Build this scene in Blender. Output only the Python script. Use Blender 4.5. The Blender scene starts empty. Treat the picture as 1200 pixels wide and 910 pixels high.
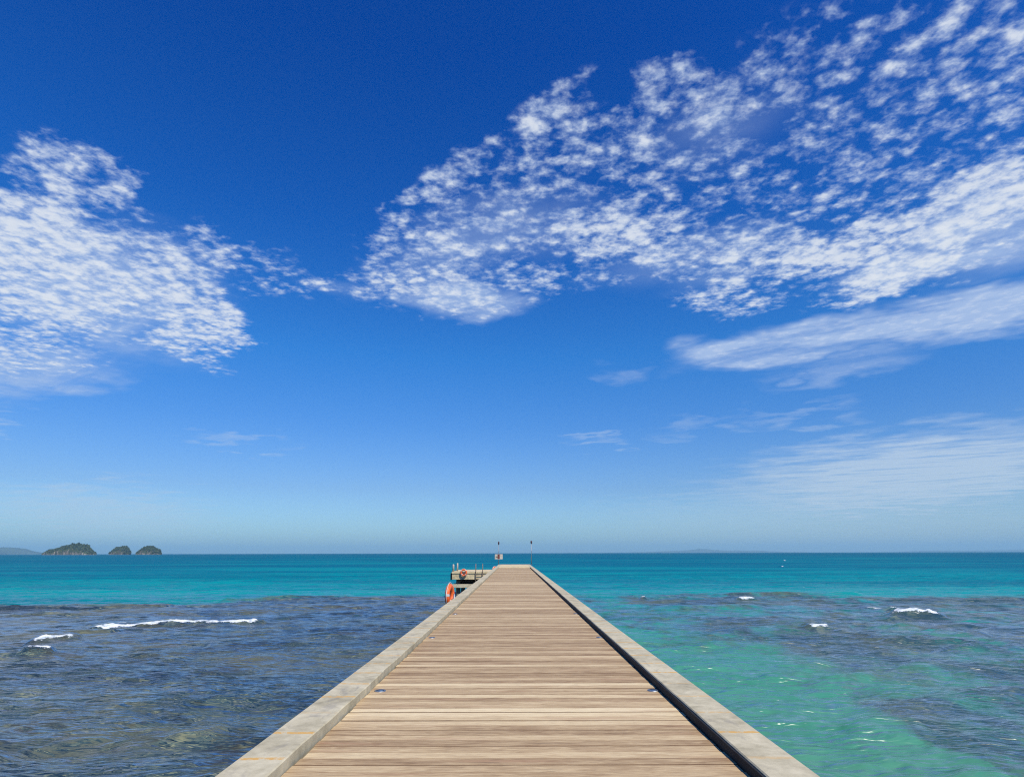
import bpy, bmesh, math, random
import numpy as np
from mathutils import Vector, Matrix, noise as mnoise

random.seed(7)
rng = np.random.default_rng(11)
S = bpy.context.scene
C = S.collection
R = math.radians

# ------------------------------------------------------------------ camera
F, PW, PH = 700.0, 1200.0, 910.0          # focal length in photo pixels, photo size
CAM_Z, TOP_Z, DECK_Z = 3.80, 2.20, 2.105  # eye, kerb top, deck top above the water
PITCH = math.atan(192.6 / F)
YAW = math.atan(2.0 / F)
ROLL = R(0.14)
cd = bpy.data.cameras.new("camera")
cam = bpy.data.objects.new("camera", cd)
C.objects.link(cam)
cd.sensor_width = 36.0
cd.lens = F / PW * 36.0
cd.clip_start, cd.clip_end = 0.1, 90000
RM = Matrix.Rotation(YAW, 3, 'Z') @ Matrix.Rotation(math.pi / 2 + PITCH, 3, 'X') @ Matrix.Rotation(-ROLL, 3, 'Z')
cam.matrix_world = Matrix.Translation((0, 0, CAM_Z)) @ RM.to_4x4()
S.camera = cam


def ray(px, py):
    return RM @ Vector(((px - PW / 2) / F, (PH / 2 - py) / F, -1.0))


def at(px, py, z=0.0):
    """where the sight line of a photo pixel meets the level z"""
    d = ray(px, py)
    t = (z - CAM_Z) / d.z
    return Vector((d.x * t, d.y * t, z))


def at_y(px, py, y):
    d = ray(px, py)
    t = y / d.y
    return Vector((d.x * t, y, CAM_Z + d.z * t))


# ------------------------------------------------------------------ light
SUN_EL, SUN_AZ = R(51), R(147)            # azimuth clockwise from +Y: behind the camera, to the right
sd = Vector((math.sin(SUN_AZ) * math.cos(SUN_EL), math.cos(SUN_AZ) * math.cos(SUN_EL), math.sin(SUN_EL)))
sl = bpy.data.lights.new("sun", 'SUN')
sl.energy, sl.angle, sl.color = 5.0, R(0.5), (1.0, 0.93, 0.81)
so = bpy.data.objects.new("sun", sl)
C.objects.link(so)
so.rotation_euler = (-sd).to_track_quat('-Z', 'Y').to_euler()
S.view_settings.view_transform = 'Standard'
S.view_settings.look = 'None'
S.view_settings.exposure = 0.0
S.view_settings.gamma = 1.0
S.view_settings.use_curve_mapping = False
S.cycles.use_denoising = False
S.cycles.filter_width = 1.15
S.cycles.sample_clamp_direct = 1.1
S.cycles.volume_bounces = 0
S.cycles.max_bounces = 6
S.cycles.caustics_reflective = False
S.cycles.caustics_refractive = False


# ------------------------------------------------------------------ node helper
class G:
    def __init__(self, tree):
        self.t = tree
        tree.nodes.clear()

    def n(self, kind, ins=None, **props):
        x = self.t.nodes.new(kind)
        for k, v in props.items():
            setattr(x, k, v)
        for k, v in (ins or {}).items():
            self.put(x.inputs[k], v)
        return x

    def put(self, sock, v):
        if isinstance(v, bpy.types.NodeSocket):
            self.t.links.new(v, sock)
        else:
            if sock.type == 'RGBA' and len(v) == 3:
                v = (*v, 1.0)
            sock.default_value = v

    def m(self, op, a, b=0.0, c=0.0, clamp=False):
        x = self.n('ShaderNodeMath', operation=op, use_clamp=clamp)
        for i, v in enumerate((a, b, c)):
            self.put(x.inputs[i], v)
        return x.outputs[0]

    def vm(self, op, a, b=(0, 0, 0), s=None):
        x = self.n('ShaderNodeVectorMath', operation=op)
        self.put(x.inputs[0], a)
        self.put(x.inputs[1], b)
        if s is not None:
            self.put(x.inputs['Scale'], s)
        return x.outputs['Value'] if op in ('DOT_PRODUCT', 'LENGTH') else x.outputs[0]

    def ss(self, v, lo, hi, a=0.0, b=1.0, kind='SMOOTHSTEP'):
        x = self.n('ShaderNodeMapRange', interpolation_type=kind)
        for i, q in enumerate((v, lo, hi, a, b)):
            self.put(x.inputs[i], q)
        return x.outputs[0]

    def mix(self, f, a, b, blend='MIX'):
        x = self.n('ShaderNodeMix', data_type='RGBA', blend_type=blend)
        self.put(x.inputs[0], f)
        self.put(x.inputs[6], a)
        self.put(x.inputs[7], b)
        return x.outputs[2]

    def noise(self, vec, scale, detail=4.0, rough=0.5, dist=0.0, out=0):
        x = self.n('ShaderNodeTexNoise')
        self.put(x.inputs['Vector'], vec)
        self.put(x.inputs['Scale'], scale)
        x.inputs['Detail'].default_value = detail
        x.inputs['Roughness'].default_value = rough
        x.inputs['Distortion'].default_value = dist
        return x.outputs[out]

    def ramp(self, f, stops, interp='LINEAR'):
        x = self.n('ShaderNodeValToRGB')
        cr = x.color_ramp
        cr.interpolation = interp
        while len(cr.elements) < len(stops):
            cr.elements.new(0.5)
        for e, (p, c) in zip(cr.elements, stops):
            e.position = p
            e.color = (*c, 1.0) if len(c) == 3 else c
        self.put(x.inputs[0], f)
        return x.outputs[0]

    def xyz(self, x=0.0, y=0.0, z=0.0):
        c = self.n('ShaderNodeCombineXYZ')
        for i, v in enumerate((x, y, z)):
            self.put(c.inputs[i], v)
        return c.outputs[0]

    def sep(self, v):
        s = self.n('ShaderNodeSeparateXYZ')
        self.put(s.inputs[0], v)
        return s.outputs


def srgb(r, g, b):
    f = lambda c: (c / 255 / 12.92) if c <= 10 else ((c / 255 + 0.055) / 1.055) ** 2.4
    return (f(r), f(g), f(b))


# ------------------------------------------------------------------ sky with clouds (directions only)
W = bpy.data.worlds.new("World")
S.world = W
W.use_nodes = True
g = G(W.node_tree)
W.cycles.sampling_method = 'MANUAL'
W.cycles.sample_map_resolution = 512
dirv = g.n('ShaderNodeTexCoord').outputs['Generated']
dx, dy, dz = g.sep(dirv)
nish = g.n('ShaderNodeTexSky', sky_type='NISHITA', sun_disc=False, sun_elevation=SUN_EL, sun_rotation=SUN_AZ,
           altitude=0.0, air_density=1.0, dust_density=1.0, ozone_density=2.0).outputs[0]
BG = 0.10
elev = g.m('ARCSINE', dz)
SKY_MUL = [(.9 / 60, (.78, 1.18, 1.60)), (5.7 / 60, (.59, .88, 1.32)), (11.7 / 60, (.35, .81, 1.43)), (18.2 / 60, (.18, .81, 1.55)),
           (30 / 60, (.055, .60, 1.52)), (44.8 / 60, (.012, .44, 1.40)), (1.0, (.012, .40, 1.30))]
skyc = g.mix(1.0, nish, g.ramp(g.m('DIVIDE', elev, R(60), clamp=True), SKY_MUL), 'MULTIPLY')
fy = g.m('MAXIMUM', dy, 0.05)
uv = g.xyz(g.m('DIVIDE', dx, fy), g.m('DIVIDE', dz, fy))
zz = g.m('ADD', g.m('MAXIMUM', dz, 0.0), 0.025)
P = g.xyz(g.m('DIVIDE', dx, zz), g.m('DIVIDE', dy, zz))
wob = g.vm('SCALE', g.vm('SUBTRACT', g.noise(P, 2.6, 3, .55, out=1), (.5, .5, .5)), s=0.22)


def uvp(px, py):
    d = ray(px, py)
    return Vector((d.x / d.y, d.z / d.y))


uvw = g.vm('ADD', uv, g.vm('MULTIPLY', wob, (1.0, .55, 0)))


def blob(px, py, ra, rb, deg, k, soft=0.3, src=None):
    """soft ellipse in the sky: centre, half axes and tilt given as seen in the photo"""
    c = uvp(px, py)
    a = R(deg)
    e1 = uvp(px + ra * math.cos(a), py + ra * math.sin(a)) - c
    e2 = uvp(px - rb * math.sin(a), py + rb * math.cos(a)) - c
    det = e1.x * e2.y - e2.x * e1.y
    d = g.vm('SUBTRACT', src or uvw, (c.x, c.y, 0))
    s = g.vm('DOT_PRODUCT', d, (e2.y / det, -e2.x / det, 0))
    t = g.vm('DOT_PRODUCT', d, (-e1.y / det, e1.x / det, 0))
    r = g.vm('LENGTH', g.xyz(s, t))
    return g.ss(r, soft, 1.0, k, 0.0)


def union(lst):
    o = lst[0]
    for x in lst[1:]:
        o = g.m('MAXIMUM', o, x)
    return o


puffy = union([blob(*a) for a in [
    # bank on the left
    (40, 300, 190, 120, 20, .92, .45), (170, 320, 150, 85, 32, .84, .4), (90, 200, 110, 50, 12, .85, .3),
    (225, 375, 95, 55, 22, .95, .45), (30, 400, 150, 60, -5, .70, .3), (250, 300, 80, 50, 35, .52, .3),
    (310, 320, 110, 45, 15, .35, .3), (410, 330, 70, 30, 0, .52, .3), (372, 333, 34, 20, 0, .80, .2),
    (655, 235, 275, 130, -22, .42, .6), (1010, 170, 250, 170, 0, .35, .6),
    # arch over the middle
    (480, 240, 85, 34, -38, .54, .3), (545, 185, 105, 36, -33, .62, .3), (650, 125, 115, 40, -30, .62, .3),
    (760, 95, 100, 50, -12, .56, .3), (480, 290, 95, 50, 0, .62, .3), (560, 285, 130, 55, -8, .62, .3),
    (700, 268, 95, 46, -10, .80, .35), (765, 275, 80, 44, -30, .88, .3), (640, 330, 150, 32, 0, .55, .3),
    (840, 115, 80, 60, 0, .58, .3), (500, 335, 130, 34, 6, .76, .3), (720, 180, 130, 50, 0, .46, .3),
    # right: loose puffs, then a bank thickening to the right
    (1030, 70, 200, 110, 0, .44, .5), (1150, 60, 110, 130, 0, .50, .5), (920, 190, 150, 80, 0, .40, .4),
    (885, 290, 120, 50, -20, .80, .3), (1010, 285, 170, 55, -14, .92, .35), (1150, 235, 140, 75, -20, 1.00, .4),
    (1060, 320, 160, 36, -16, 1.0, .3), (860, 345, 100, 30, -8, .60, .3), (820, 290, 100, 60, -15, .58, .3), (960, 225, 70, 30, -10, .50, .3),
    (1190, 190, 70, 50, 0, .6, .3),
]])
silky = union([blob(*a) for a in [
    (1030, 388, 270, 36, -9, 1.15, .3), (870, 408, 110, 30, -3, 1.1, .25), (1150, 365, 150, 38, -7, 1.15, .4),
    (1110, 305, 170, 30, -15, .9, .3), (1160, 270, 120, 70, -15, .7, .3), (30, 440, 140, 40, -4, .72, .3),
    (90, 330, 200, 95, 25, .70, .3), (540, 350, 95, 26, 4, .75, .3), (560, 280, 170, 60, -15, .34, .2), (820, 300, 170, 50, -12, .3, .2),
    (850, 150, 130, 60, -15, .22, .1), (410, 338, 90, 18, 5, .22, .1), (1080, 555, 310, 70, -6, 1.25, .2),
    (1150, 520, 160, 40, -8, .65, .2), (1040, 615, 460, 60, 0, .50, .2), (900, 588, 230, 12, -1, .4, .2),
    (820, 498, 70, 16, -14, .30, .2), (940, 487, 90, 12, -6, .34, .2), (695, 514, 52, 8, 0, .40, .2),
    (280, 517, 75, 10, 2, .42, .2), (0, 493, 42, 12, 8, .5, .2), (725, 437, 38, 14, 0, .28, .2),
    (990, 432, 120, 22, -10, .45, .2), (110, 600, 190, 45, 4, .6, .2), (130, 580, 34, 9, 6, .40, .2),
    (190, 310, 120, 60, 30, .3, .2),
]])
nb = g.noise(P, 7.0, 2, .5, .2)
nc = g.noise(g.vm('ADD', P, (3.1, 7.7, 0)), 20.0, 5, .56, .25)
nf = g.noise(g.vm('ADD', P, (9.3, 1.7, 0)), 52.0, 4, .6, .2)
warp = g.vm('SCALE', g.vm('SUBTRACT', g.noise(P, 26.0, 3, .6, out=1), (.5, .5, .5)), s=.060)
vor = g.n('ShaderNodeTexVoronoi', {'Vector': g.vm('ADD', P, warp), 'Scale': 20.0, 'Smoothness': .4, 'Randomness': 1.0}, feature='SMOOTH_F1').outputs['Distance']
puff = g.m('MULTIPLY_ADD', vor, -.62, .78)
nm = g.m('ADD', g.m('MULTIPLY', nb, .25), g.m('ADD', g.m('MULTIPLY', nc, .25), g.m('ADD', g.m('MULTIPLY', nf, .21), g.m('MULTIPLY', puff, .32))))
nm = g.m('MULTIPLY_ADD', nm, 1.5, -.25)
cov = g.m('ADD', g.m('MULTIPLY_ADD', puffy, .31, -.165), nm)
a_p = g.m('MULTIPLY', g.ss(cov, .385, .72), g.ss(puffy, .03, .3))
# silky cloud drawn out along the wind
w0, w1 = ray(790, 430), ray(1190, 360)
wd = Vector((w1.x / w1.z - w0.x / w0.z, w1.y / w1.z - w0.y / w0.z)).normalized()
al = g.vm('DOT_PRODUCT', P, (wd.x, wd.y, 0))
ac = g.vm('DOT_PRODUCT', P, (-wd.y, wd.x, 0))
Q = g.vm('ADD', g.xyz(g.m('MULTIPLY', al, .55), g.m('MULTIPLY', ac, 2.6)), g.vm('SCALE', wob, s=1.2))
ns = g.noise(Q, 2.3, 7, .6, .25)
a_s = g.m('MULTIPLY', silky, g.ss(ns, .28, .60, .36, 1.0), clamp=True)
a_s = g.m('MULTIPLY', a_s, .92)
alpha = g.m('SUBTRACT', 1.0, g.m('MULTIPLY', g.m('SUBTRACT', 1.0, g.m('MULTIPLY', a_p, .9)), g.m('SUBTRACT', 1.0, a_s)))
alpha = g.m('MULTIPLY', alpha, g.ss(dy, .05, .2))
cl = g.mix(g.ss(cov, .46, .80), srgb(170, 194, 232), srgb(222, 229, 239))
cl = g.mix(g.m('MULTIPLY', g.ss(nc, .45, .7), .25), cl, srgb(246, 248, 250))
cl = g.mix(g.ss(elev, R(16), R(2)), cl, srgb(186, 208, 228))
bg_sky = g.n('ShaderNodeBackground', {'Color': skyc, 'Strength': BG})
bg_cl = g.n('ShaderNodeBackground', {'Color': cl, 'Strength': 1.0})
mx = g.n('ShaderNodeMixShader', {0: alpha, 1: bg_sky.outputs[0], 2: bg_cl.outputs[0]})
g.n('ShaderNodeOutputWorld', {'Surface': mx.outputs[0]})


# ------------------------------------------------------------------ materials
def material(name, build):
    m = bpy.data.materials.new(name)
    m.use_nodes = True
    q = G(m.node_tree)
    s = build(q)
    q.n('ShaderNodeOutputMaterial', {'Surface': s})
    return m


def principled(q, color, rough=0.7, metal=0.0, bump=None, spec=None, bstr=0.4, bdist=0.01, normal=None, ior=None):
    p = q.n('ShaderNodeBsdfPrincipled', {'Base Color': color, 'Roughness': rough, 'Metallic': metal})
    if spec is not None:
        q.put(p.inputs['Specular IOR Level'], spec)
    if ior is not None:
        q.put(p.inputs['IOR'], ior)
    if bump is not None:
        b = q.n('ShaderNodeBump', {'Strength': bstr, 'Distance': bdist, 'Height': bump})
        normal = b.outputs[0]
    if normal is not None:
        q.put(p.inputs['Normal'], normal)
    return p.outputs[0]


def m_wood(q):
    pos = q.n('ShaderNodeNewGeometry').outputs['Position']
    at_ = q.n('ShaderNodeAttribute', attribute_name='tone')
    t = q.sep(at_.outputs['Color'])
    off = q.xyz(q.m('MULTIPLY', t[0], 37.0), q.m('MULTIPLY', t[1], 91.0), 0.0)
    v = q.vm('ADD', pos, off)
    grain = q.noise(q.vm('MULTIPLY', v, (3.2, 24, 8)), 1.0, 6, .68, .9)
    fine = q.noise(q.vm('MULTIPLY', v, (9, 150, 40)), 1.0, 3, .6, .3)
    patch = q.noise(q.vm('MULTIPLY', v, (.9, 3.0, 1)), 1.0, 4, .55)
    f = q.m('ADD', q.m('MULTIPLY', grain, .55), q.m('ADD', q.m('MULTIPLY', t[2], .34), q.m('MULTIPLY', patch, .3)))
    col = q.ramp(f, [(.27, (.155, .092, .047)), (.41, (.325, .215, .112)), (.54, (.51, .372, .205)), (.70, (.68, .535, .312)),
                     (.90, (.79, .655, .41))])
    col = q.mix(q.m('MULTIPLY', q.ss(fine, .50, .72), .38), col, (.15, .10, .075))
    red = q.ss(q.noise(q.vm('MULTIPLY', v, (.6, 9, 1)), 1.0, 3, .5), .56, .74)
    col = q.mix(q.m('MULTIPLY', red, .4), col, (.36, .19, .11))
    crack = q.ss(q.noise(q.vm('MULTIPLY', v, (2.2, 60, 20)), 1.0, 3, .6, 1.0), .63, .72)
    col = q.mix(q.m('MULTIPLY', crack, .6), col, (.10, .065, .045))
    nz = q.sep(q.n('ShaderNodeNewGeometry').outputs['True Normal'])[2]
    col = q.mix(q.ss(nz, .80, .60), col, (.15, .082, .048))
    h = q.m('ADD', q.m('MULTIPLY', grain, .6), q.m('MULTIPLY', fine, .5))
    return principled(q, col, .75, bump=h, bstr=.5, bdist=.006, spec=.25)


def m_concrete(q, yellow=False, tint=(1, 1, 1), dark=0.0):
    pos = q.n('ShaderNodeNewGeometry').outputs['Position']
    a = q.noise(pos, 1.6, 7, .65, .4)
    b = q.noise(pos, 9.0, 6, .65, .2)
    c = q.noise(pos, 90.0, 3, .6)
    sp = q.noise(q.vm('MULTIPLY', pos, (1, .35, 1)), 4.2, 5, .6, .8)
    col = q.ramp(q.m('ADD', q.m('MULTIPLY', a, .6), q.m('MULTIPLY', b, .4)),
                 [(.32, (.28, .245, .16)), (.47, (.44, .39, .262)), (.62, (.58, .518, .36))])
    col = q.mix(q.m('MULTIPLY', q.ss(sp, .56, .74), .55), col, (.22, .205, .185))
    col = q.mix(q.m('MULTIPLY', q.ss(c, .58, .75), .25), col, (.19, .18, .165))
    col = q.mix(1.0, col, tint, 'MULTIPLY')
    if yellow:                               # worn yellow joint filler across the kerb every 0.72 m
        y = q.sep(pos)[1]
        wob_ = q.m('MULTIPLY', q.m('SUBTRACT', q.noise(pos, 3.0, 3, .5), .5), .05)
        s = q.m('DIVIDE', q.m('ADD', q.m('ADD', y, wob_), .34), .72)
        i = q.m('FLOOR', s)
        fr = q.m('SUBTRACT', s, i)
        band = q.m('MULTIPLY', q.ss(fr, 0.0, .008), q.m('MULTIPLY', q.ss(fr, .084, .098, 1.0, 0.0), q.ss(q.sep(q.n('ShaderNodeNewGeometry').outputs['Normal'])[2], .6, .9)))
        wn = q.n('ShaderNodeTexWhiteNoise', noise_dimensions='2D', ins={'Vector': q.xyz(i, q.m('SIGN', q.sep(pos)[0]))}).outputs[0]
        wear = q.m('MULTIPLY', q.ss(q.noise(pos, 16.0, 4, .7), .36, .54), q.ss(wn, .05, .6, .2, .95))
        col = q.mix(q.m('MULTIPLY', band, wear), col, (.58, .34, .10))
        hair = q.m('MULTIPLY', q.ss(fr, .93, .945), q.ss(fr, .955, .97, 1.0, 0.0))
    z = q.m('ADD', q.m('MULTIPLY', b, .5), q.m('MULTIPLY', c, .25))
    if dark:
        col = q.mix(dark, col, (.03, .028, .026))
    return principled(q, col, .85, bump=z, bstr=.45, bdist=.012, spec=.2)


def plain(color, rough=.5, metal=0.0, vary=.12, scale=6.0, spec=.5):
    def f(q):
        pos = q.n('ShaderNodeTexCoord').outputs['Object']
        k = q.noise(pos, scale, 5, .6)
        dk = tuple(c * (1 - 2.2 * vary) for c in color)
        lt = tuple(min(1, c * (1 + vary)) for c in color)
        return principled(q, q.ramp(k, [(.3, dk), (.7, lt)]), rough, metal, bump=k, bstr=.15, spec=spec)
    return f


def m_orange(q):
    pos = q.n('ShaderNodeTexCoord').outputs['Object']
    k = q.noise(pos, 5, 5, .6)
    return principled(q, q.ramp(k, [(.3, (.70, .10, .018)), (.7, (.84, .16, .03))]), .45)


M = {}
M['wood'] = material('weathered_planks', m_wood)
M['kerb'] = material('pale_concrete_kerb', lambda q: m_concrete(q, True))
M['conc'] = material('concrete', lambda q: m_concrete(q))
M['pale'] = material('bright_concrete', lambda q: m_concrete(q, tint=(1.25, 1.15, 1.0)))
M['wet'] = material('dark_wet_concrete', lambda q: m_concrete(q, dark=.72))
M['kerb_shade'] = material('kerb_shade_black', plain((.010, .010, .011), .85, vary=.3))  # near-black colour standing in for shade on the right kerb's inner face
M['timber_dark'] = material('dark_timber', plain((.06, .045, .035), .8, vary=.25))
M['white'] = material('white_paint', plain((.72, .70, .66), .5, vary=.1))
M['cream'] = material('cream_paint', plain((.52, .45, .36), .6, vary=.15))
M['steel'] = material('weathered_steel', plain((.34, .36, .36), .4, .8, vary=.15))
M['brass'] = material('tarnished_rail', plain((.30, .22, .16), .5, .3, vary=.2))
M['black'] = material('black_rubber', plain((.018, .018, .02), .7, vary=.2))
M['lampdark'] = material('dark_lamp_housing', plain((.07, .03, .035), .45, vary=.2))
M['orange'] = material('orange_shell', m_orange)
M['band'] = material('reflective_band', plain((.52, .52, .50), .4, vary=.08))
M['rope'] = material('pale_rope', plain((.62, .58, .50), .9, vary=.2))
M['red'] = material('dark_red_paint', plain((.15, .036, .03), .5, vary=.15))
M['olive'] = material('faded_olive_paint', plain((.20, .17, .10), .5, vary=.2))
M['glass'] = material('blue_grey_lens', plain((.09, .13, .20), .12, vary=.3, scale=60))


def m_rock(q):
    pos = q.n('ShaderNodeNewGeometry').outputs['Position']
    nrm = q.sep(q.n('ShaderNodeNewGeometry').outputs['Normal'])
    z = q.sep(pos)[2]
    st = q.noise(q.vm('MULTIPLY', pos, (.09, .09, .03)), 1.0, 6, .65, .5)
    rock = q.ramp(st, [(.35, (.05, .048, .04)), (.52, (.14, .12, .10)), (.66, (.46, .38, .29))])
    veg = q.ramp(q.noise(pos, .12, 5, .65), [(.35, (.022, .034, .014)), (.65, (.055, .075, .03))])
    f = q.m('ADD', nrm[2], q.m('MULTIPLY', q.m('SUBTRACT', q.noise(pos, .05, 4, .6), .5), 1.3))
    f = q.m('MULTIPLY', q.ss(f, .12, .32), q.ss(z, .5, 4.0))
    return principled(q, q.mix(f, rock, veg), .9, spec=.15)


def m_leaf(q):
    at_ = q.n('ShaderNodeAttribute', attribute_name='tone')
    return principled(q, q.ramp(at_.outputs['Fac'], [(0.0, (.014, .026, .014)), (.6, (.036, .056, .028)), (1.0, (.062, .080, .038))]), .85, spec=.15)


M['rock'] = material('limestone', m_rock)
M['leaf'] = material('jungle_leaves', m_leaf)
M['hill'] = material('forest_hills', plain((.05, .07, .04), .9, vary=.3, scale=.002, spec=.1))


# ------------------------------------------------------------------ object helpers
def link(name, me, mat=None, parent=None):
    o = bpy.data.objects.new(name, me)
    C.objects.link(o)
    if mat is not None:
        me.materials.append(mat)
    if parent is not None:
        o.parent = parent
    return o


def obj(name, bm, mat, parent=None, smooth=False):
    me = bpy.data.meshes.new(name)
    bmesh.ops.recalc_face_normals(bm, faces=bm.faces[:])
    if smooth:
        for f in bm.faces:
            f.smooth = True
    bm.to_mesh(me)
    bm.free()
    return link(name, me, mat, parent)


def tag(o, label, cat, group=None, kind=None):
    if label:
        o['label'] = label
    if cat:
        o['category'] = cat
    if group:
        o['group'] = group
    if kind:
        o['kind'] = kind
    return o


def thing(name, label, cat, loc=(0, 0, 0), rot=(0, 0, 0), group=None):
    o = bpy.data.objects.new(name, None)
    C.objects.link(o)
    o.empty_display_size = .2
    o.location = loc
    o.rotation_euler = rot
    return tag(o, label, cat, group)


def box(bm, x0, x1, y0, y1, z0, z1, bev=0.0):
    r = bmesh.ops.create_cube(bm, size=1.0, matrix=Matrix.Translation(((x0 + x1) / 2, (y0 + y1) / 2, (z0 + z1) / 2)) @
                              Matrix.Diagonal((x1 - x0, y1 - y0, z1 - z0, 1)))
    if bev:
        es = {e for v in r['verts'] for e in v.link_edges}
        bmesh.ops.bevel(bm, geom=list(es), offset=bev, segments=2, profile=.5, affect='EDGES')


def tube(bm, pts, rad, n=12, cap=True):
    pts = [Vector(p) for p in pts]
    rs = rad if isinstance(rad, (list, tuple)) else [rad] * len(pts)
    rings = []
    for i, p in enumerate(pts):
        d = (pts[min(i + 1, len(pts) - 1)] - pts[max(i - 1, 0)]).normalized()
        u = d.orthogonal().normalized() if i == 0 else (pu - d * pu.dot(d)).normalized()
        pu = u
        w = d.cross(u)
        rings.append([bm.verts.new(p + (u * math.cos(k * 2 * math.pi / n) + w * math.sin(k * 2 * math.pi / n)) * rs[i]) for k in range(n)])
    for a, b in zip(rings, rings[1:]):
        for k in range(n):
            bm.faces.new((a[k], a[(k + 1) % n], b[(k + 1) % n], b[k]))
    if cap:
        bm.faces.new(rings[0][::-1])
        bm.faces.new(rings[-1])


def torus(bm, rmaj, rmin, a0=0.0, a1=2 * math.pi, nu=48, nv=14, flat=1.0):
    """ring in the local XZ plane, facing -Y"""
    full = abs(a1 - a0 - 2 * math.pi) < 1e-6
    rows = []
    cnt = nu if full else nu + 1
    for i in range(cnt):
        a = a0 + (a1 - a0) * i / nu
        rows.append([bm.verts.new(((rmaj + rmin * math.cos(b)) * math.cos(a), flat * rmin * math.sin(b), (rmaj + rmin * math.cos(b)) * math.sin(a)))
                     for b in (2 * math.pi * j / nv for j in range(nv))])
    for i in range(nu):
        r0, r1 = rows[i], rows[(i + 1) % cnt]
        for j in range(nv):
            bm.faces.new((r0[j], r0[(j + 1) % nv], r1[(j + 1) % nv], r1[j]))


# ------------------------------------------------------------------ the sea
X_L, X_R = -2.245, 2.268                     # outer faces of the pier
Y_END = 91.0


def in_poly(px, py, poly):
    inside = np.zeros(px.shape, bool)
    n = len(poly)
    for i in range(n):
        x0, y0 = poly[i]
        x1, y1 = poly[(i + 1) % n]
        if y0 == y1:
            continue
        c = ((y0 > py) != (y1 > py)) & (px < (x1 - x0) * (py - y0) / (y1 - y0) + x0)
        inside ^= c
    return inside


def vnoise(x, y, seed):
    """smooth value noise, numpy"""
    r = np.random.default_rng(seed)
    tab = r.random((256, 256))
    xi, yi = np.floor(x).astype(int), np.floor(y).astype(int)
    fx, fy_ = x - xi, y - yi
    fx, fy_ = fx * fx * (3 - 2 * fx), fy_ * fy_ * (3 - 2 * fy_)
    a = tab[xi & 255, yi & 255]; b = tab[(xi + 1) & 255, yi & 255]
    c = tab[xi & 255, (yi + 1) & 255]; d = tab[(xi + 1) & 255, (yi + 1) & 255]
    return (a * (1 - fx) + b * fx) * (1 - fy_) + (c * (1 - fx) + d * fx) * fy_


def fbm(x, y, seed, oct=4):
    s, t, k = 0.0, 0.0, 1.0
    for o in range(oct):
        s = s + k * vnoise(x * 2 ** o, y * 2 ** o, seed + o)
        t += k
        k *= .55
    return s / t


ys = list(np.arange(-40, 5, 1.0)) + list(np.arange(5, 12, .06))
y = 12.0
while y < 28000:
    ys.append(y)
    y *= 1.005 if y < 110 else (1.015 if y < 1500 else 1.05)
ys = np.array(ys)
us = np.concatenate([np.linspace(-3.2, -1.08, 60)[:-1], np.arange(-1.08, 1.08, .0018), np.linspace(1.08, 3.2, 60)])
UU, YY = np.meshgrid(us, ys)
XX = UU * (np.abs(YY) + 6.0)
dyv = np.gradient(ys)[:, None] * np.ones_like(UU)
dxv = np.abs(np.gradient(us))[None, :] * (np.abs(YY) + 6.0)
cell = np.maximum(dxv, dyv)
Z = np.zeros_like(XX)
wr = np.random.default_rng(5)
comps = []
for k in range(120):
    lam = .26 * (7.0 / .26) ** wr.random() ** 1.3
    ang = math.pi * 1.5 + wr.normal(0, .45) + .10
    slope = .027 if lam < 2.2 else .016
    comps.append((lam, ang, slope * lam / (2 * math.pi), wr.random() * 6.28))
warpx = (fbm(XX * .12, YY * .12, 3, 2) - .5) * 2.2
warpy = (fbm(XX * .12 + 50, YY * .12, 9, 2) - .5) * 2.2
gust = .55 + .9 * fbm(XX * .05 + 9, YY * .03, 21, 3)
for lam, ang, amp, ph in comps:
    fade = np.clip(lam / (3.0 * cell) - .33, 0, 1)
    kx, ky = math.cos(ang) * 2 * math.pi / lam, math.sin(ang) * 2 * math.pi / lam
    arg = kx * (XX + warpx) + ky * (YY + warpy) + ph
    Z += fade * amp * gust * (np.sin(arg) + .22 * np.sin(2 * arg + 1.57))

# coral reef just under the water (outlines as seen in the photo, put on the water level)
wpx = (fbm(XX * .35, YY * .22, 31, 4) - .5)
wpy = (fbm(XX * .35 + 70, YY * .22 + 13, 37, 4) - .5)


def region(pix, fuzz, soft):
    """soft membership of the area outlined by photo pixels"""
    poly = [tuple(at(a, b).xy) for a, b in pix]
    acc = np.zeros_like(XX)
    n = 9
    rr = np.random.default_rng(77)
    for i in range(n):
        ox, oy = rr.normal(0, soft, 2)
        acc += in_poly(XX + ox + wpx * fuzz, YY + oy * 1.3 + wpy * fuzz * 1.6, poly)
    return acc / n


reef_l = region([(-900, 709), (0, 708.5), (120, 709.5), (230, 708), (300, 703), (420, 698.5), (525, 698.5), (640, 705), (640, 745),
                 (600, 850), (600, 960), (400, 1400), (-2500, 1400)], 2.6, .9)
reef_r = region([(668, 701), (705, 698.5), (800, 697), (900, 694.5), (960, 696), (1020, 698), (1200, 698), (2200, 697), (3500, 1000), (1500, 960),
                 (1230, 905), (1080, 838), (1000, 812), (930, 790), (880, 770), (830, 752), (790, 738), (735, 736), (715, 722), (705, 708)], 8.0, 1.9)
reef_p = region([(985, 822), (1060, 815), (1130, 838), (1230, 880), (1260, 915), (1190, 905), (1090, 868), (1020, 848)], 1.5, .35)
sandy = region([(1000, 790), (1090, 800), (1180, 832), (1260, 850), (1260, 868), (1150, 836), (1060, 815)], 1.5, .4)
green = region([(735, 708), (850, 712), (1000, 728), (830, 722), (760, 735)], 2.2, .5)
reef = np.clip(np.maximum(reef_l, reef_r * (1 - .6 * sandy)), 0, 1)
reef = np.maximum(reef * (1 - .45 * green), reef_p)
blot = fbm(XX * .5 + 3, YY * .3, 91, 4)
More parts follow.
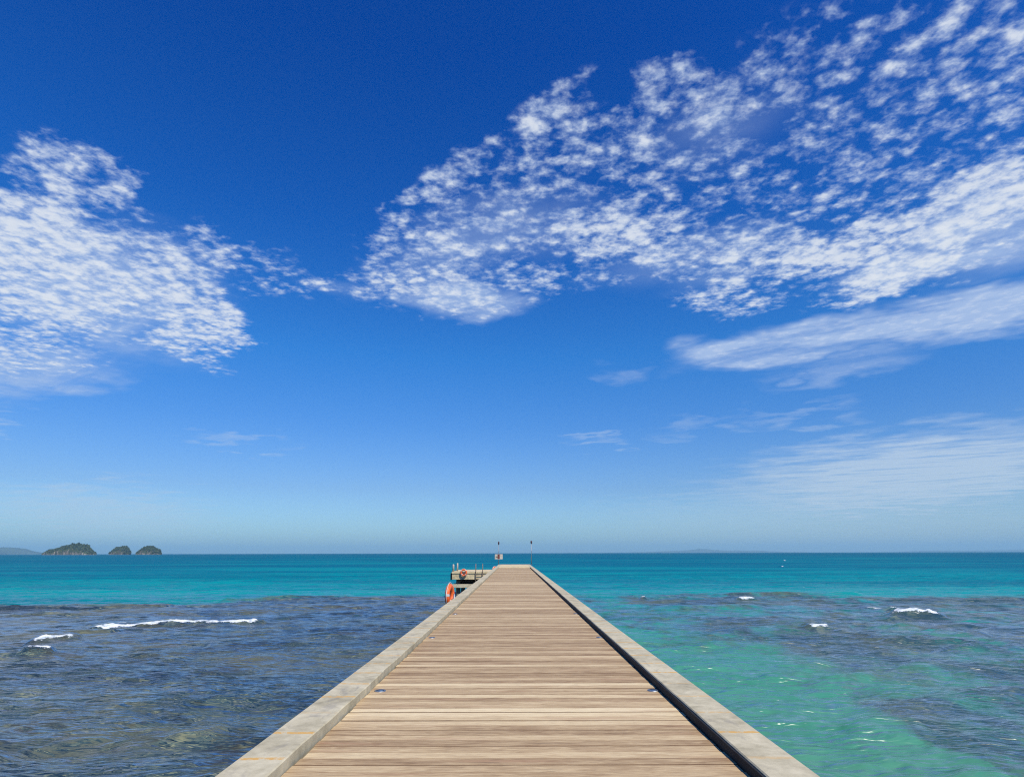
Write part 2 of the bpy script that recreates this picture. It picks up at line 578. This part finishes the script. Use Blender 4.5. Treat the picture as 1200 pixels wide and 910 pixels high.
reef_patchy = reef * np.clip(.68 + 1.5 * (blot - .44), 0.2, 1)
reef = np.where(XX > 0, reef_patchy, reef * np.clip(.92 + .5 * (blot - .45), .6, 1))

# breaking crests: ridge in the surface and foam on its face
foam = np.zeros_like(XX)
ridges = [  # photo pixels left, right; height, foam
    (100, 735.5, 312, 729.5, .26, 1.0), (30, 752.5, 95, 749, .24, 1.0), (24, 770, 66, 768, .20, .95), (-20, 773, 110, 766, .15, 0.0),
    (1038, 723, 1110, 724.5, .28, 1.0), (944, 739.5, 972, 739.0, .15, 1.0), (1008, 713, 1058, 715, .18, .6), (862, 702.5, 888, 702.5, .20, .9),
    (378, 673.3, 398, 673.3, .30, .9), (918, 657.2, 922, 657.2, .5, .9), (915, 664, 919, 664, .4, .9), (750, 703, 756, 703, .2, .8),
    (985, 726, 1220, 722, .14, 0), (700, 742, 1000, 739, .12, 0), (120, 722, 330, 716, .14, 0), (-50, 716, 200, 711, .22, 0), (330, 714, 520, 706, .16, 0),
    (430, 723, 560, 718, .12, 0), (250, 705, 420, 698, .2, 0), (760, 715, 900, 711, .13, 0), (1000, 704, 1210, 703, .18, 0), (840, 698, 1010, 696.5, .25, 0),
    (560, 668, 900, 672, .12, 0), (1040, 752, 1190, 748, .1, 0), (60, 742, 210, 739, .1, 0),
    (110, 790, 300, 783, .09, 0), (240, 758, 420, 750, .1, 0), (1100, 765, 1210, 762, .1, 0), (900, 722, 1000, 720, .12, 0),
]
xw = 0.0
for i, (ax, ay, bx, by, h, fo) in enumerate(ridges):
    a, b = at(ax, ay), at(bx, by)
    L = max((b - a).length, .5)
    e = (b - a).normalized()
    nrm = Vector((-e.y, e.x))
    if nrm.y < 0:
        nrm = -nrm
    sx = (XX - a.x) * e.x + (YY - a.y) * e.y
    near = (sx > -3) & (sx < L + 3) & (np.abs(YY - (a.y + b.y) / 2) < 14)
    if not near.any():
        continue
    t = sx[near] / L
    curve = (fbm(sx[near] * .22 + i * 7, sx[near] * 0 + i, 50 + i, 3) - .5) * .35 + .06 * np.sin(np.clip(t, 0, 1) * math.pi)
    q = (XX[near] - a.x) * nrm.x + (YY[near] - a.y) * nrm.y - curve
    taper = np.clip(np.minimum(t, 1 - t) * L / min(.9, L * .25), 0, 1) ** .6
    hh = h * taper * (.75 + .5 * fbm(sx[near] * .8, sx[near] * 0 + i, 60 + i, 2))
    wf, wb = .28 + .012 * a.y * .5, .7 + .02 * a.y
    prof = np.where(q < 0, np.exp(-(q / wf) ** 2), np.exp(-(q / wb) ** 2))
    Z[near] += hh * prof
    if fo:
        thick = .15 + 1.9 * fbm(sx[near] * 1.9, sx[near] * 0 + i, 70 + i, 4) ** 1.6
        band = np.clip((.14 * thick * taper + .005 * a.y - np.abs(q + .12)) / .22 + .25, 0, 1) * (taper > .02)
        wash = np.exp(-((q - .9) / 1.1) ** 2) * np.clip(fbm(XX[near] * 2.2, YY[near] * 1.2, 80, 4) * 3.4 - 1.8, 0, 1) * .62
        foam[near] = np.maximum(foam[near], fo * np.maximum(band * np.clip((taper - .45) * 2.4, 0, 1), wash * taper))
        Z[near] += .10 * band * (fbm(XX[near] * 4, YY[near] * 4, 90 + i, 2) - .3) * (h / .25)

nr, nc_ = XX.shape
co = np.empty((nr * nc_, 3), np.float32)
co[:, 0], co[:, 1], co[:, 2] = XX.ravel(), YY.ravel(), Z.ravel()
idx = np.arange(nr * nc_, dtype=np.int32).reshape(nr, nc_)
fc = np.stack([idx[:-1, :-1], idx[:-1, 1:], idx[1:, 1:], idx[1:, :-1]], -1).reshape(-1, 4)
me = bpy.data.meshes.new("sea")
me.vertices.add(len(co))
me.vertices.foreach_set("co", co.ravel())
me.loops.add(fc.size)
me.loops.foreach_set("vertex_index", fc.ravel())
me.polygons.add(len(fc))
me.polygons.foreach_set("loop_start", np.arange(0, fc.size, 4, dtype=np.int32))
me.update(calc_edges=True)
me.polygons.foreach_set("use_smooth", np.ones(len(fc), bool))
for nm_, arr in (("reef", reef), ("foam", foam)):
    A = me.attributes.new(nm_, 'FLOAT', 'POINT')
    A.data.foreach_set("value", arr.ravel().astype(np.float32))


def m_sea(q):
    geo = q.n('ShaderNodeNewGeometry')
    pos = geo.outputs['Position']
    px_, py_, pz_ = q.sep(pos)
    rf = q.n('ShaderNodeAttribute', attribute_name='reef').outputs['Fac']
    fm = q.n('ShaderNodeAttribute', attribute_name='foam').outputs['Fac']
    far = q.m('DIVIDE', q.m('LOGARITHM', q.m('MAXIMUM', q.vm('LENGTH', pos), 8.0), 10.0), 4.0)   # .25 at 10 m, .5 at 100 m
    # small ripples, fading where they get finer than the eye resolves
    d1 = q.vm('MULTIPLY', q.vm('ADD', pos, q.vm('SCALE', q.vm('SUBTRACT', q.noise(pos, .5, 2, .5, out=1), (.5, .5, .5)), s=.8)), (.62, 2.6, 1.0))
    r0 = q.noise(d1, 1.9, 2.5, .5, .25)
    rm = q.noise(q.vm('ADD', d1, (31, 17, 0)), .68, 2.5, .5, .3)
    rl = q.noise(q.vm('ADD', d1, (11, 57, 0)), .27, 2.5, .5, .3)
    ridge_ = q.m('SUBTRACT', 1.0, q.m('ABSOLUTE', q.m('MULTIPLY_ADD', q.noise(q.vm('ADD', d1, (7, 3, 1)), 1.05, 2.5, .5, .2), 2.0, -1.0)))
    nearby = q.ss(far, .46, .33)
    r1 = q.m('ADD', q.m('MULTIPLY', rl, 1.4), q.m('ADD', q.m('MULTIPLY', rm, 1.2), q.m('MULTIPLY', nearby, q.m('ADD', q.m('MULTIPLY', r0, .75), q.m('MULTIPLY', ridge_, .55)))))
    r2 = q.noise(q.vm('MULTIPLY', pos, (.30, 1.0, 1)), .30, 4, .6, .2)
    r3 = q.noise(q.vm('MULTIPLY', pos, (.025, .13, 1)), 1.0, 4, .6, .2)
    hgt = q.m('ADD', q.m('MULTIPLY', r1, .172), q.m('MULTIPLY', q.m('ADD', r2, q.m('MULTIPLY', r3, 2.2)), q.ss(far, .42, .5, 0.0, 1.1)))
    bmp = q.n('ShaderNodeBump', {'Strength': 1.0, 'Distance': 1.0, 'Height': hgt})
    nrm = bmp.outputs[0]
    # what is seen under the surface wanders with the ripples (refraction)
    look = q.vm('ADD', pos, q.vm('SCALE', q.vm('MULTIPLY', nrm, (1, 1, 0)), s=2.2))
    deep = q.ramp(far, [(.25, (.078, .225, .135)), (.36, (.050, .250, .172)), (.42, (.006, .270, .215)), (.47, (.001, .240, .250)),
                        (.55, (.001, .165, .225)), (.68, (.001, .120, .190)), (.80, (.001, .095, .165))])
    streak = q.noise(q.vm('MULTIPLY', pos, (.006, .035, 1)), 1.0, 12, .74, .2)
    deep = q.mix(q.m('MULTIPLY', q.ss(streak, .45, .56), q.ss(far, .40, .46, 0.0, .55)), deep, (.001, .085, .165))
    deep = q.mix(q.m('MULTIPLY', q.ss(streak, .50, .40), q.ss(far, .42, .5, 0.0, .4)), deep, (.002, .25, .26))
    sandn = q.noise(look, .55, 4, .6)
    deep = q.mix(q.m('MULTIPLY', q.ss(sandn, .40, .70), q.ss(far, .46, .38, 0.0, .55)), deep, (.020, .190, .115))
    # coral: navy, brown and olive blotches
    c1 = q.noise(q.vm('MULTIPLY', look, (1.0, 1.5, 1)), 1.5, 4, .6, .4)
    c2 = q.noise(q.vm('ADD', look, (19, 4, 0)), .42, 5, .62, .4)
    c3 = q.noise(q.vm('ADD', look, (5, 31, 0)), 2.6, 4, .65)
    coral = q.ramp(c1, [(.34, (.005, .012, .022)), (.45, (.022, .050, .068)), (.54, (.070, .112, .105)), (.65, (.25, .26, .155))])
    coral = q.mix(q.m('MULTIPLY', q.ss(c2, .50, .66), .75), coral, (.075, .070, .038))
    coral = q.mix(q.m('MULTIPLY', q.ss(c2, .46, .34), .6), coral, (.008, .030, .060))
    coral = q.mix(q.m('MULTIPLY', q.ss(c3, .58, .74), .25), coral, (.13, .155, .085))
    c4 = q.noise(q.vm('MULTIPLY', look, (.16, .30, 1)), 1.0, 4, .6, .6)
    coral = q.mix(q.ss(c4, .48, .62, 0.0, .62), coral, (.010, .022, .042))
    coral = q.mix(q.m('MULTIPLY', q.ss(c4, .49, .36), .72), coral, (.115, .120, .075))
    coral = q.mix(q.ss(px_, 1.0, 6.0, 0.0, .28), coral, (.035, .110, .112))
    edge = q.m('ADD', rf, q.m('MULTIPLY', q.m('SUBTRACT', q.noise(q.vm('MULTIPLY', look, (.35, .9, 1)), .8, 5, .65), .5), 1.3))
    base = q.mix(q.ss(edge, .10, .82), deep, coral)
    # foam
    fn = q.noise(q.vm('MULTIPLY', pos, (2.6, 6.0, 6.0)), 1.0, 6, .75)
    ff = q.ss(q.m('ADD', q.m('MULTIPLY', fm, .85), q.m('MULTIPLY', q.m('SUBTRACT', fn, .5), 2.0)), .44, .62)
    base = q.mix(ff, base, q.mix(q.ss(fn, .35, .62), (.34, .42, .46), (.74, .76, .77)))
    rough = q.m('MAXIMUM', q.m('MULTIPLY', ff, .8), q.ss(far, .3, .6, .25, .29))
    spec = q.ss(far, .40, .52, 1.0, .11)
    soft = q.n('ShaderNodeBump', {'Strength': .45, 'Distance': 1.0, 'Height': hgt}).outputs[0]
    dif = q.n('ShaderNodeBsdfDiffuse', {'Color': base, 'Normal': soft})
    glo = q.n('ShaderNodeBsdfGlossy', {'Color': (1, 1, 1), 'Roughness': rough, 'Normal': nrm})
    fre = q.n('ShaderNodeFresnel', {'IOR': 1.33, 'Normal': nrm}).outputs[0]
    fac = q.m('MULTIPLY', fre, q.m('MULTIPLY', spec, q.m('SUBTRACT', 1.0, ff)))
    return q.n('ShaderNodeMixShader', {0: fac, 1: dif.outputs[0], 2: glo.outputs[0]}).outputs[0]


M['sea'] = material('sea_water', m_sea)
tag(link("sea", me, M['sea']), "turquoise sea with a dark coral reef showing through the shallows", None, kind='structure')

# sea bed under the shallows (seen only by the piles)
bm = bmesh.new()
bmesh.ops.create_grid(bm, x_segments=2, y_segments=2, size=1, matrix=Matrix.Translation((0, 60, -2.6)) @ Matrix.Diagonal((200, 110, 1, 1)))
tag(obj("sea_bed", bm, M['conc']), None, None, kind='structure')

# ------------------------------------------------------------------ the pier
pier = thing("pier", "long straight wooden plank pier with pale concrete kerbs running out to sea", "pier", (0, 0, 0))
KW = .39                                    # kerb width
WX0, WX1 = X_L + KW + .020, X_R - KW - .036  # planks
Y0, Y1 = -12.0, 73.5
bm = bmesh.new()
tl = bm.loops.layers.color.new("tone")
PITCHP = .171
yy = Y0
i = 0
run = .5
while yy < Y1 - .05:
    jx0, jx1 = random.uniform(-.012, .012), random.uniform(-.010, .006)
    run = .6 * run + .4 * random.random()
    tone = min(1, max(0, .5 + 1.0 * (run - .5) + random.gauss(0, .17)))
    c = (random.random(), random.random(), tone, 1)
    z1 = DECK_Z + random.uniform(-.003, .003)
    w = PITCHP - random.uniform(.010, .017)
    x0, x1 = WX0 + jx0, WX1 + jx1
    pr = [(0, -.035), (0, -.002), (.002, 0), (w - .002, 0), (w, -.002), (w, -.035)]
    tw = random.uniform(-.002, .002)
    va = [bm.verts.new((x0, yy + p, z1 + q + tw)) for p, q in pr]
    vb = [bm.verts.new((x1, yy + p, z1 + q - tw)) for p, q in pr]
    fs = [bm.faces.new((va[k], va[k + 1], vb[k + 1], vb[k])) for k in range(5)] + [bm.faces.new(va[::-1]), bm.faces.new(vb)]
    for f in fs:
        for lp in f.loops:
            lp[tl] = c
    yy += PITCHP
    i += 1
obj("deck", bm, M['wood'], pier)
bm = bmesh.new()
for xx_ in (X_L + .62, -.6, .7, X_R - .62):
    box(bm, xx_ - .05, xx_ + .05, Y0, Y1, DECK_Z - .24, DECK_Z - .045)
tag(obj("joist", bm, M['timber_dark'], pier), None, None)


def kerb(x0, x1, inner):
    """pale cap slab with a slightly ragged inner arris, on a beam"""
    b = bmesh.new()
    n = 420
    rows = []
    for k in range(n + 1):
        yk = Y0 + (Y_END - Y0) * k / n
        j = (vnoise(np.array([yk * 2.1]), np.array([x0 * 3.0]), 5)[0] - .5) * (.022 if inner > 0 else .008) + (random.random() - .5) * .006
        a0, a1 = (x0, x1 + j) if inner > 0 else (x0 + j, x1)
        bz = .010
        rows.append([b.verts.new(p) for p in ((a0, yk, TOP_Z - .42), (a0, yk, TOP_Z - bz), (a0 + bz, yk, TOP_Z), (a1 - bz, yk, TOP_Z), (a1, yk, TOP_Z - bz), (a1, yk, TOP_Z - .42))])
    for r0, r1 in zip(rows, rows[1:]):
        for k in range(6):
            b.faces.new((r0[k], r0[(k + 1) % 6], r1[(k + 1) % 6], r1[k]))
    b.faces.new(rows[0])
    b.faces.new(rows[-1][::-1])
    return b


obj("kerb", kerb(X_L, X_L + KW, 1), M['kerb'], pier)
obj("kerb", kerb(X_R - KW, X_R, -1), M['kerb'], pier)
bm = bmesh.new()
box(bm, X_R - KW - .026, X_R - KW - .010, Y0, Y1, DECK_Z - .20, TOP_Z - .014)  # added black strip: paints the right kerb's inner face as in deep shade
obj("kerb_shade_strip", bm, M['kerb_shade'], pier)
bm = bmesh.new()
box(bm, X_L + KW + .006, X_R - KW - .004, Y1 + .01, Y_END, TOP_Z - .38, TOP_Z - .004, .012)
obj("end_slab", bm, M['pale'], pier)
pile0 = cross0 = None
for k in range(13):
    yk = 4 + k * 7.0
    if pile0 is None:
        bm = bmesh.new()
        tube(bm, [(0, 0, -2.6), (0, 0, 1.36)], .22, 20)
        pile0 = obj("pile", bm, M['wet'], pier, True)
        pile0.location = (X_L + .55, yk, 0)
        p2 = pile0.copy(); C.objects.link(p2); p2.location = (X_R - .55, yk, 0)
        bm = bmesh.new()
        box(bm, X_L + .1, X_R - .1, -.28, .28, 1.36, TOP_Z - .424, .02)
        cross0 = obj("crossbeam", bm, M['conc'], pier)
        cross0.location = (0, yk, 0)
    else:
        for src, loc in ((pile0, (X_L + .55, yk, 0)), (pile0, (X_R - .55, yk, 0)), (cross0, (0, yk, 0))):
            o = src.copy(); C.objects.link(o); o.location = loc

# recessed deck lights in pairs
pairs = ["nearest", "second nearest", "third nearest"]
light0 = None
for k, py in enumerate((808.8, 746.6, 718.8)):
    for side, sn in ((-1, "left"), (1, "right")):
        yk = at(602, py, DECK_Z).y
        xk = -1.72 if side < 0 else 1.77
        lab = f"round recessed blue grey deck light in the planks, {sn} one of the {pairs[k]} pair"
        if light0 is None:
            light0 = thing("deck_light", lab, "deck light", (xk, yk, DECK_Z), group="lights set into the pier deck")
            bm = bmesh.new()
            n = 28
            prof = [(.048, .006), (.066, .008), (.073, .005), (.073, -.02)]
            rings = [[bm.verts.new((r_ * math.cos(2 * math.pi * j / n), r_ * math.sin(2 * math.pi * j / n), z_)) for j in range(n)] for r_, z_ in prof]
            for r0, r1 in zip(rings, rings[1:]):
                for j in range(n):
                    bm.faces.new((r0[j], r1[j], r1[(j + 1) % n], r0[(j + 1) % n]))
            obj("rim", bm, M['steel'], light0, True)
            bm = bmesh.new()
            bmesh.ops.create_uvsphere(bm, u_segments=24, v_segments=10, radius=.0475, matrix=Matrix.Diagonal((1, 1, .16, 1)))
            obj("lens", bm, M['glass'], light0, True)
        else:
            t = light0.copy(); C.objects.link(t); t.location = (xk, yk, DECK_Z); t['label'] = lab
            for ch in light0.children:
                o = ch.copy(); C.objects.link(o); o.parent = t

# ------------------------------------------------------------------ landing platform on the left
py0 = at(545, 669.6, TOP_Z).y                # front face of the platform
xl = at_y(529.3, 672, py0).x
plat = thing("landing_platform", "boat landing platform with pale fascia and dark piles jutting from the left of the pier", "landing platform", (0, py0, 0))
DEP = 7.0
bm = bmesh.new()
box(bm, xl, X_L - .01, 0, DEP, TOP_Z - .17, TOP_Z, .02)
obj("deck_slab", bm, M['pale'], plat)
bm = bmesh.new()
box(bm, xl + .03, X_L - .015, .05, .35, TOP_Z - .66, TOP_Z - .174, .015)
obj("fascia", bm, M['pale'], plat)
bm = bmesh.new()
box(bm, xl + .03, xl + .30, .36, DEP - .05, TOP_Z - .62, TOP_Z - .174, .015)
obj("side_beam", bm, M['conc'], plat)
bm = bmesh.new()
box(bm, xl + .06, X_L - .02, .15, 2.4, TOP_Z - 1.36, TOP_Z - 1.06, .02)
obj("lower_landing", bm, M['conc'], plat)
bm = bmesh.new()
box(bm, xl + .35, X_L - .02, 1.2, 1.5, TOP_Z - 1.05, TOP_Z - .67)
obj("back_beam", bm, M['timber_dark'], plat)
bm = bmesh.new()
box(bm, xl - .13, xl - .004, .25, .55, TOP_Z - .70, TOP_Z - .10, .03)
f0 = obj("fender", bm, M['black'], plat)
o = f0.copy(); C.objects.link(o); o.location = (0, 5.6, 0)
src = None
for a in (xl + .55, X_L - .6):
    for b in (.7, 5.9):
        if src is None:
            bm = bmesh.new()
            tube(bm, [(0, 0, -2.6), (0, 0, TOP_Z - .2)], .2, 18)
            src = obj("pile", bm, M['wet'], plat, True)
            src.location = (a, b, 0)
        else:
            o = src.copy(); C.objects.link(o); o.location = (a, b, 0)
for px_, top, dpt, m_, rr_ in ((531.4, 660.8, .3, 'cream', .085), (536.2, 659.4, 2.2, 'cream', .075)):
    p = at_y(px_, top, py0 + dpt)
    bm = bmesh.new()
    tube(bm, [(0, 0, 0), (0, 0, p.z - TOP_Z - .05), (0, 0, p.z - TOP_Z - .015), (0, 0, p.z - TOP_Z)], [rr_, rr_ * .96, rr_ * .8, rr_ * .35], 16)
    o = obj("mooring_post", bm, M[m_], plat, True)
    o.location = (p.x, dpt, TOP_Z)
lad = bpy.data.objects.new("ladder", None)
C.objects.link(lad)
lad.parent = plat
lx = [at_y(a, 662, py0).x for a in (557.6, 565.6)]
hr = None
for a in lx:
    if hr is None:
        bm = bmesh.new()
        tube(bm, [(0, -.07, .2), (0, -.07, TOP_Z + .50), (0, -.04, TOP_Z + .62), (0, .06, TOP_Z + .68), (0, .16, TOP_Z + .62), (0, .20, TOP_Z + .5), (0, .20, TOP_Z - .01)], .032, 10)
        hr = obj("handrail", bm, M['brass'], lad, True)
        hr.location = (a, 0, 0)
    else:
        o = hr.copy(); C.objects.link(o); o.location = (a, 0, 0)
rg = None
for k in range(6):
    if rg is None:
        bm = bmesh.new()
        tube(bm, [(lx[0], -.07, 0), (lx[1], -.07, 0)], .022, 8)
        rg = obj("rung", bm, M['brass'], lad, True)
        rg.location = (0, 0, .4)
    else:
        o = rg.copy(); C.objects.link(o); o.location = (0, 0, .4 + k * .3)


# ------------------------------------------------------------------ lifebuoys
def lifebuoy(label, loc, rotz, rmaj, rmin, bands=(45, 135, 225, 315)):
    t = thing("lifebuoy", label, "lifebuoy", loc, (0, 0, rotz), "orange lifebuoys hung along the pier")
    bm = bmesh.new()
    torus(bm, rmaj, rmin, flat=.9)
    obj("ring", bm, M['orange'], t, True)
    src = None
    for a in map(R, bands):
        if src is None:
            bm = bmesh.new()
            torus(bm, rmaj, rmin * 1.045, -.11, .11, nu=6, flat=.9)
            src = obj("band", bm, M['band'], t, True)
            src.rotation_euler = (0, -a, 0)
        else:
            o = src.copy(); C.objects.link(o); o.rotation_euler = (0, -a, 0)
    bm = bmesh.new()
    pts = []
    for k in range(65):
        a = math.pi / 4 + 2 * math.pi * k / 64
        sag = abs(math.sin((a - math.pi / 4) * 2))
        rr_ = rmaj + rmin * (1.02 + .38 * sag)
        pts.append((rr_ * math.cos(a), 0, rr_ * math.sin(a)))
    tube(bm, pts, rmin * .14, 6, cap=False)
    obj("grab_rope", bm, M['rope'], t, True)
    return t


p = at_y(543.4, 670.6, py0 - .12)
lifebuoy("small orange lifebuoy hung flat on the pale platform fascia", (p.x, py0 - .12, p.z), 0, .235, .075)
b = bmesh.new()
p = at_y(527.0, 697.2, 23.0)
BX, BZ = p.x, p.z
lifebuoy("large orange lifebuoy with pale rope edge standing beside the near left kerb", (p.x, 23.0, p.z), R(79), .31, .095, (176, 300, 240))
p = at_y(581.3, 662.6, 76.0)
lifebuoy("tiny far orange lifebuoy peeping over the left kerb near the pier end", (X_L - .14, 76.0, TOP_Z - .33), R(40), .27, .085)


def hanger(label, x, y, z0, z1):
    t = thing("lifebuoy_bracket", label, "bracket", (x, y, 0), group="brackets that hold lifebuoys outside the kerb")
    bm = bmesh.new()
    tube(bm, [(0, 0, z0), (0, 0, z1)], .03, 10)
    obj("post", bm, M['steel'], t, True)
    bm = bmesh.new()
    xx_ = X_L - x - .004
    tube(bm, [(0, 0, z0 + .06), (xx_, 0, z0 + .06)], .022, 8)
    obj("arm", bm, M['steel'], t, True)
    return t


hanger("short steel bracket beside the large orange lifebuoy", BX + .16, 23.05, 1.7, BZ + .05)
hanger("short steel bracket behind the tiny far lifebuoy", X_L - .05, 76.14, 1.8, TOP_Z + .02)


# ------------------------------------------------------------------ poles and sign at the pier end
def light_pole(label, px, top, yk, rad):
    p = at_y(px, top, yk)
    t = thing("light_pole", label, "light pole", (p.x, yk, TOP_Z), group="slim poles at the end of the pier")
    h = p.z - TOP_Z
    bm = bmesh.new()
    tube(bm, [(0, 0, .025), (0, 0, h - .42)], [rad, rad * .8], 12)
    obj("pole", bm, M['steel'], t, True)
    bm = bmesh.new()
    tube(bm, [(0, 0, 0), (0, 0, .03)], rad * 2.6, 16)
    obj("base_plate", bm, M['steel'], t, True)
    bm = bmesh.new()
    tube(bm, [(0, 0, h - .44), (0, 0, h - .38), (0, 0, h - .12), (0, 0, h - .04), (0, 0, h)], [rad * .9, rad * 2.1, rad * 2.3, rad * 1.5, rad * .5], 14)
    obj("lamp_head", bm, M['lampdark'], t, True)
    return t, p.x


lp, lpx = light_pole("slim pole with small dark lamp head, behind the square notice board", 584.4, 634.0, 88.6, .048)
light_pole("slim bare pole with dark lamp head at the right corner of the pier end", 622.6, 633.0, 88.6, .055)
yk = 88.45
a, b = at_y(579.9, 649.0, yk), at_y(589.1, 654.9, yk)
sg = thing("notice_board", "small pale notice board with dark red middle, mounted on a slim pole", "sign", (lpx, yk, 0))
bm = bmesh.new()
box(bm, a.x - lpx, b.x - lpx, -.02, .02, b.z, a.z, .006)
obj("panel", bm, M['cream'], sg)
wb = b.x - a.x
bm = bmesh.new()
box(bm, a.x - lpx + wb * .34, a.x - lpx + wb * .62, -.026, -.0205, b.z + .05, a.z - .02)
obj("red_field", bm, M['red'], sg)
bm = bmesh.new()
box(bm, a.x - lpx + wb * .10, a.x - lpx + wb * .335, -.025, -.0205, b.z + .2, a.z - .3)
obj("olive_field", bm, M['olive'], sg)
bm = bmesh.new()
for zz_ in ((a.z + b.z) / 2,):
    box(bm, -.06, .06, .0205, .10, zz_ - .02, zz_ + .02)
obj("clamp", bm, M['steel'], sg)


# ------------------------------------------------------------------ islets and far hills
def islet(label, prof, dist, depth, seed, rocky):
    """prof: silhouette as (photo x, pixels above the horizon)"""
    rr = np.random.default_rng(seed)
    hz = lambda px: 649.3 - 2.9 * px / 1200
    pts = [at_y(px, hz(px) - h * .88, dist) for px, h in prof]
    xs = np.array([p.x for p in pts]); hs = np.array([max(0, p.z) for p in pts])
    hs[0] = hs[-1] = 0
    cx = (xs[0] + xs[-1]) / 2
    t = thing("islet", label, "islet", (cx, dist, 0))
    nx, nyy = 150, 56
    gx = np.linspace(xs[0] - 2, xs[-1] + 2, nx)
    H = np.interp(gx, xs, hs) * (1 + .42 * (fbm(gx * .07 + seed, gx * 0 + .5, seed + 3, 4) - .5))
    s = np.linspace(-1, 1, nyy)
    SX, GX = np.meshgrid(s, gx)
    wid = depth * (.35 + .65 * np.clip(H / hs.max(), 0, 1)) [:, None]
    Yv = SX * wid
    rise = np.clip((1 - np.abs(SX) ** 2.6), 0, 1) ** .55
    nz = fbm(GX * .05 + seed, Yv * .05, seed, 5) - .5
    nz2 = fbm(GX * .2 + seed, Yv * .2, seed + 9, 4) - .5
    Zv = H[:, None] * rise * (1 + .16 * nz) + (nz * 15 + nz2 * 14) * rise * np.clip(H / 20, .3, 1)[:, None] - 3 * (1 - rise)
    Yv = Yv + nz2 * 14
    Xv = (GX - cx) * .94 + nz * 6
    me = bpy.data.meshes.new("rock")
    vs = np.stack([Xv, Yv, Zv], -1).reshape(-1, 3)
    ii = np.arange(nx * nyy).reshape(nx, nyy)
    fs = np.stack([ii[:-1, :-1], ii[1:, :-1], ii[1:, 1:], ii[:-1, 1:]], -1).reshape(-1, 4)
    me.from_pydata(vs.tolist(), [], fs.tolist())
    link("rock", me, M['rock'], t)
    # jungle: many small leaf clumps over the top and the gentler flanks
    bm = bmesh.new()
    tl = bm.verts.layers.float.new("tone")
    made = 0
    gz = np.gradient(Zv, axis=1) / np.maximum(1e-3, np.abs(np.gradient(Yv, axis=1)))
    while made < 1000:
        i_, j_ = rr.integers(2, nx - 2), rr.integers(2, nyy - 2)
        z = Zv[i_, j_]
        if z < 5 or abs(gz[i_, j_]) > 1.3 * rr.random() + .25 or nz[i_, j_] + rocky * (rr.random() - .3) > .16:
            continue
        made += 1
        r0 = rr.uniform(1.5, 3.0) * (1 + rr.random() ** 3)
        c = Vector((Xv[i_, j_] + rr.normal(0, 1), Yv[i_, j_] + rr.normal(0, 1), z + r0 * .3))
        res = bmesh.ops.create_icosphere(bm, subdivisions=1, radius=r0, matrix=Matrix.Translation(c) @ Matrix.Rotation(rr.random() * 6, 4, 'Z') @ Matrix.Diagonal((1.1, 1.1, .8, 1)))
        tn = rr.random()
        for v in res['verts']:
            v.co += (v.co - c) * float(rr.uniform(-.35, .3))
            v[tl] = tn
    obj("foliage", bm, M['leaf'], t)
    return t


islet("largest jungle-covered limestone islet with sheer right cliff on the horizon",
      [(51, 0), (53, 2.5), (58, 5), (64, 6.5), (71, 8), (75, 10.2), (79, 9.6), (86, 11.8), (90, 12.2), (94, 14.4), (98, 13.4), (102, 11), (104.5, 7), (108, 4.8), (110.5, 2.2), (111.5, 0)], 3000, 70, 4, .35)
islet("smallest green domed islet, between the two other rocky islets",
      [(128.5, 0), (131, 3), (135, 6.5), (140, 8.6), (145, 9.6), (149, 8.2), (151, 4.5), (152, 0)], 3300, 42, 14, .4)
islet("craggy islet with bright bare rock patches, nearest the pier of the three",
      [(160, 0), (162, 3.2), (166, 5.5), (171, 9.2), (174, 8.4), (177, 9.4), (180, 6.8), (183, 7.4), (187, 4.6), (188, 0)], 3150, 45, 25, .9)


def ridge(name, pix, dist, thick, seed):
    rr = np.random.default_rng(seed)
    hz = lambda px: 649.3 - 2.9 * px / 1200
    pts = [at_y(px, hz(px) - h * (.78 if dist < 20000 else .55), dist) for px, h in pix]
    xs = np.array([p.x for p in pts]); hs = np.array([max(0, p.z) for p in pts])
    n, mrow = 160, 22
    gx = np.linspace(xs[0], xs[-1], n)
    s = np.linspace(-1, 1, mrow)
    SX, GX = np.meshgrid(s, gx)
    H = np.interp(gx, xs, hs)[:, None] * (1 - np.abs(SX) ** 1.5) 
    H = H * (1 + .5 * (fbm(GX * .004, SX * 3, seed, 4) - .5)) - 6 * np.abs(SX)
    me = bpy.data.meshes.new(name)
    vs = np.stack([GX, dist + SX * thick, H], -1).reshape(-1, 3)
    ii = np.arange(n * mrow).reshape(n, mrow)
    fs = np.stack([ii[:-1, :-1], ii[1:, :-1], ii[1:, 1:], ii[:-1, 1:]], -1).reshape(-1, 4)
    me.from_pydata(vs.tolist(), [], fs.tolist())
    for p_ in me.polygons:
        p_.use_smooth = True
    tag(link(name, me, M['hill']), None, None, kind='structure')


ridge("distant_hills", [(-260, 0), (-160, 9), (-60, 6), (-10, 9), (8, 10), (18, 10.4), (24, 8), (34, 5), (44, 1.5), (50, 0)], 13000, 700, 3)
ridge("distant_hills", [(700, 0), (760, 2), (800, 5), (818, 8), (830, 7), (850, 5), (890, 4), (920, 1.5), (960, 0)], 25000, 800, 6)
ridge("distant_hills", [(1040, 0), (1090, 4), (1130, 3), (1200, 5), (1260, 6), (1380, 0)], 26500, 600, 8)

# ------------------------------------------------------------------ sea haze
bm = bmesh.new()
box(bm, -110000, 110000, -3000, 29500, -3.8, 330)
hm = bpy.data.materials.new("sea_haze")
hm.use_nodes = True
q = G(hm.node_tree)
vol = q.n('ShaderNodeVolumePrincipled', {'Color': (.44, .80, 1.0), 'Density': 0.55e-4, 'Anisotropy': 0.0})
q.n('ShaderNodeOutputMaterial', {'Volume': vol.outputs[0]})
tag(obj("haze", bm, hm), None, None, kind='stuff')
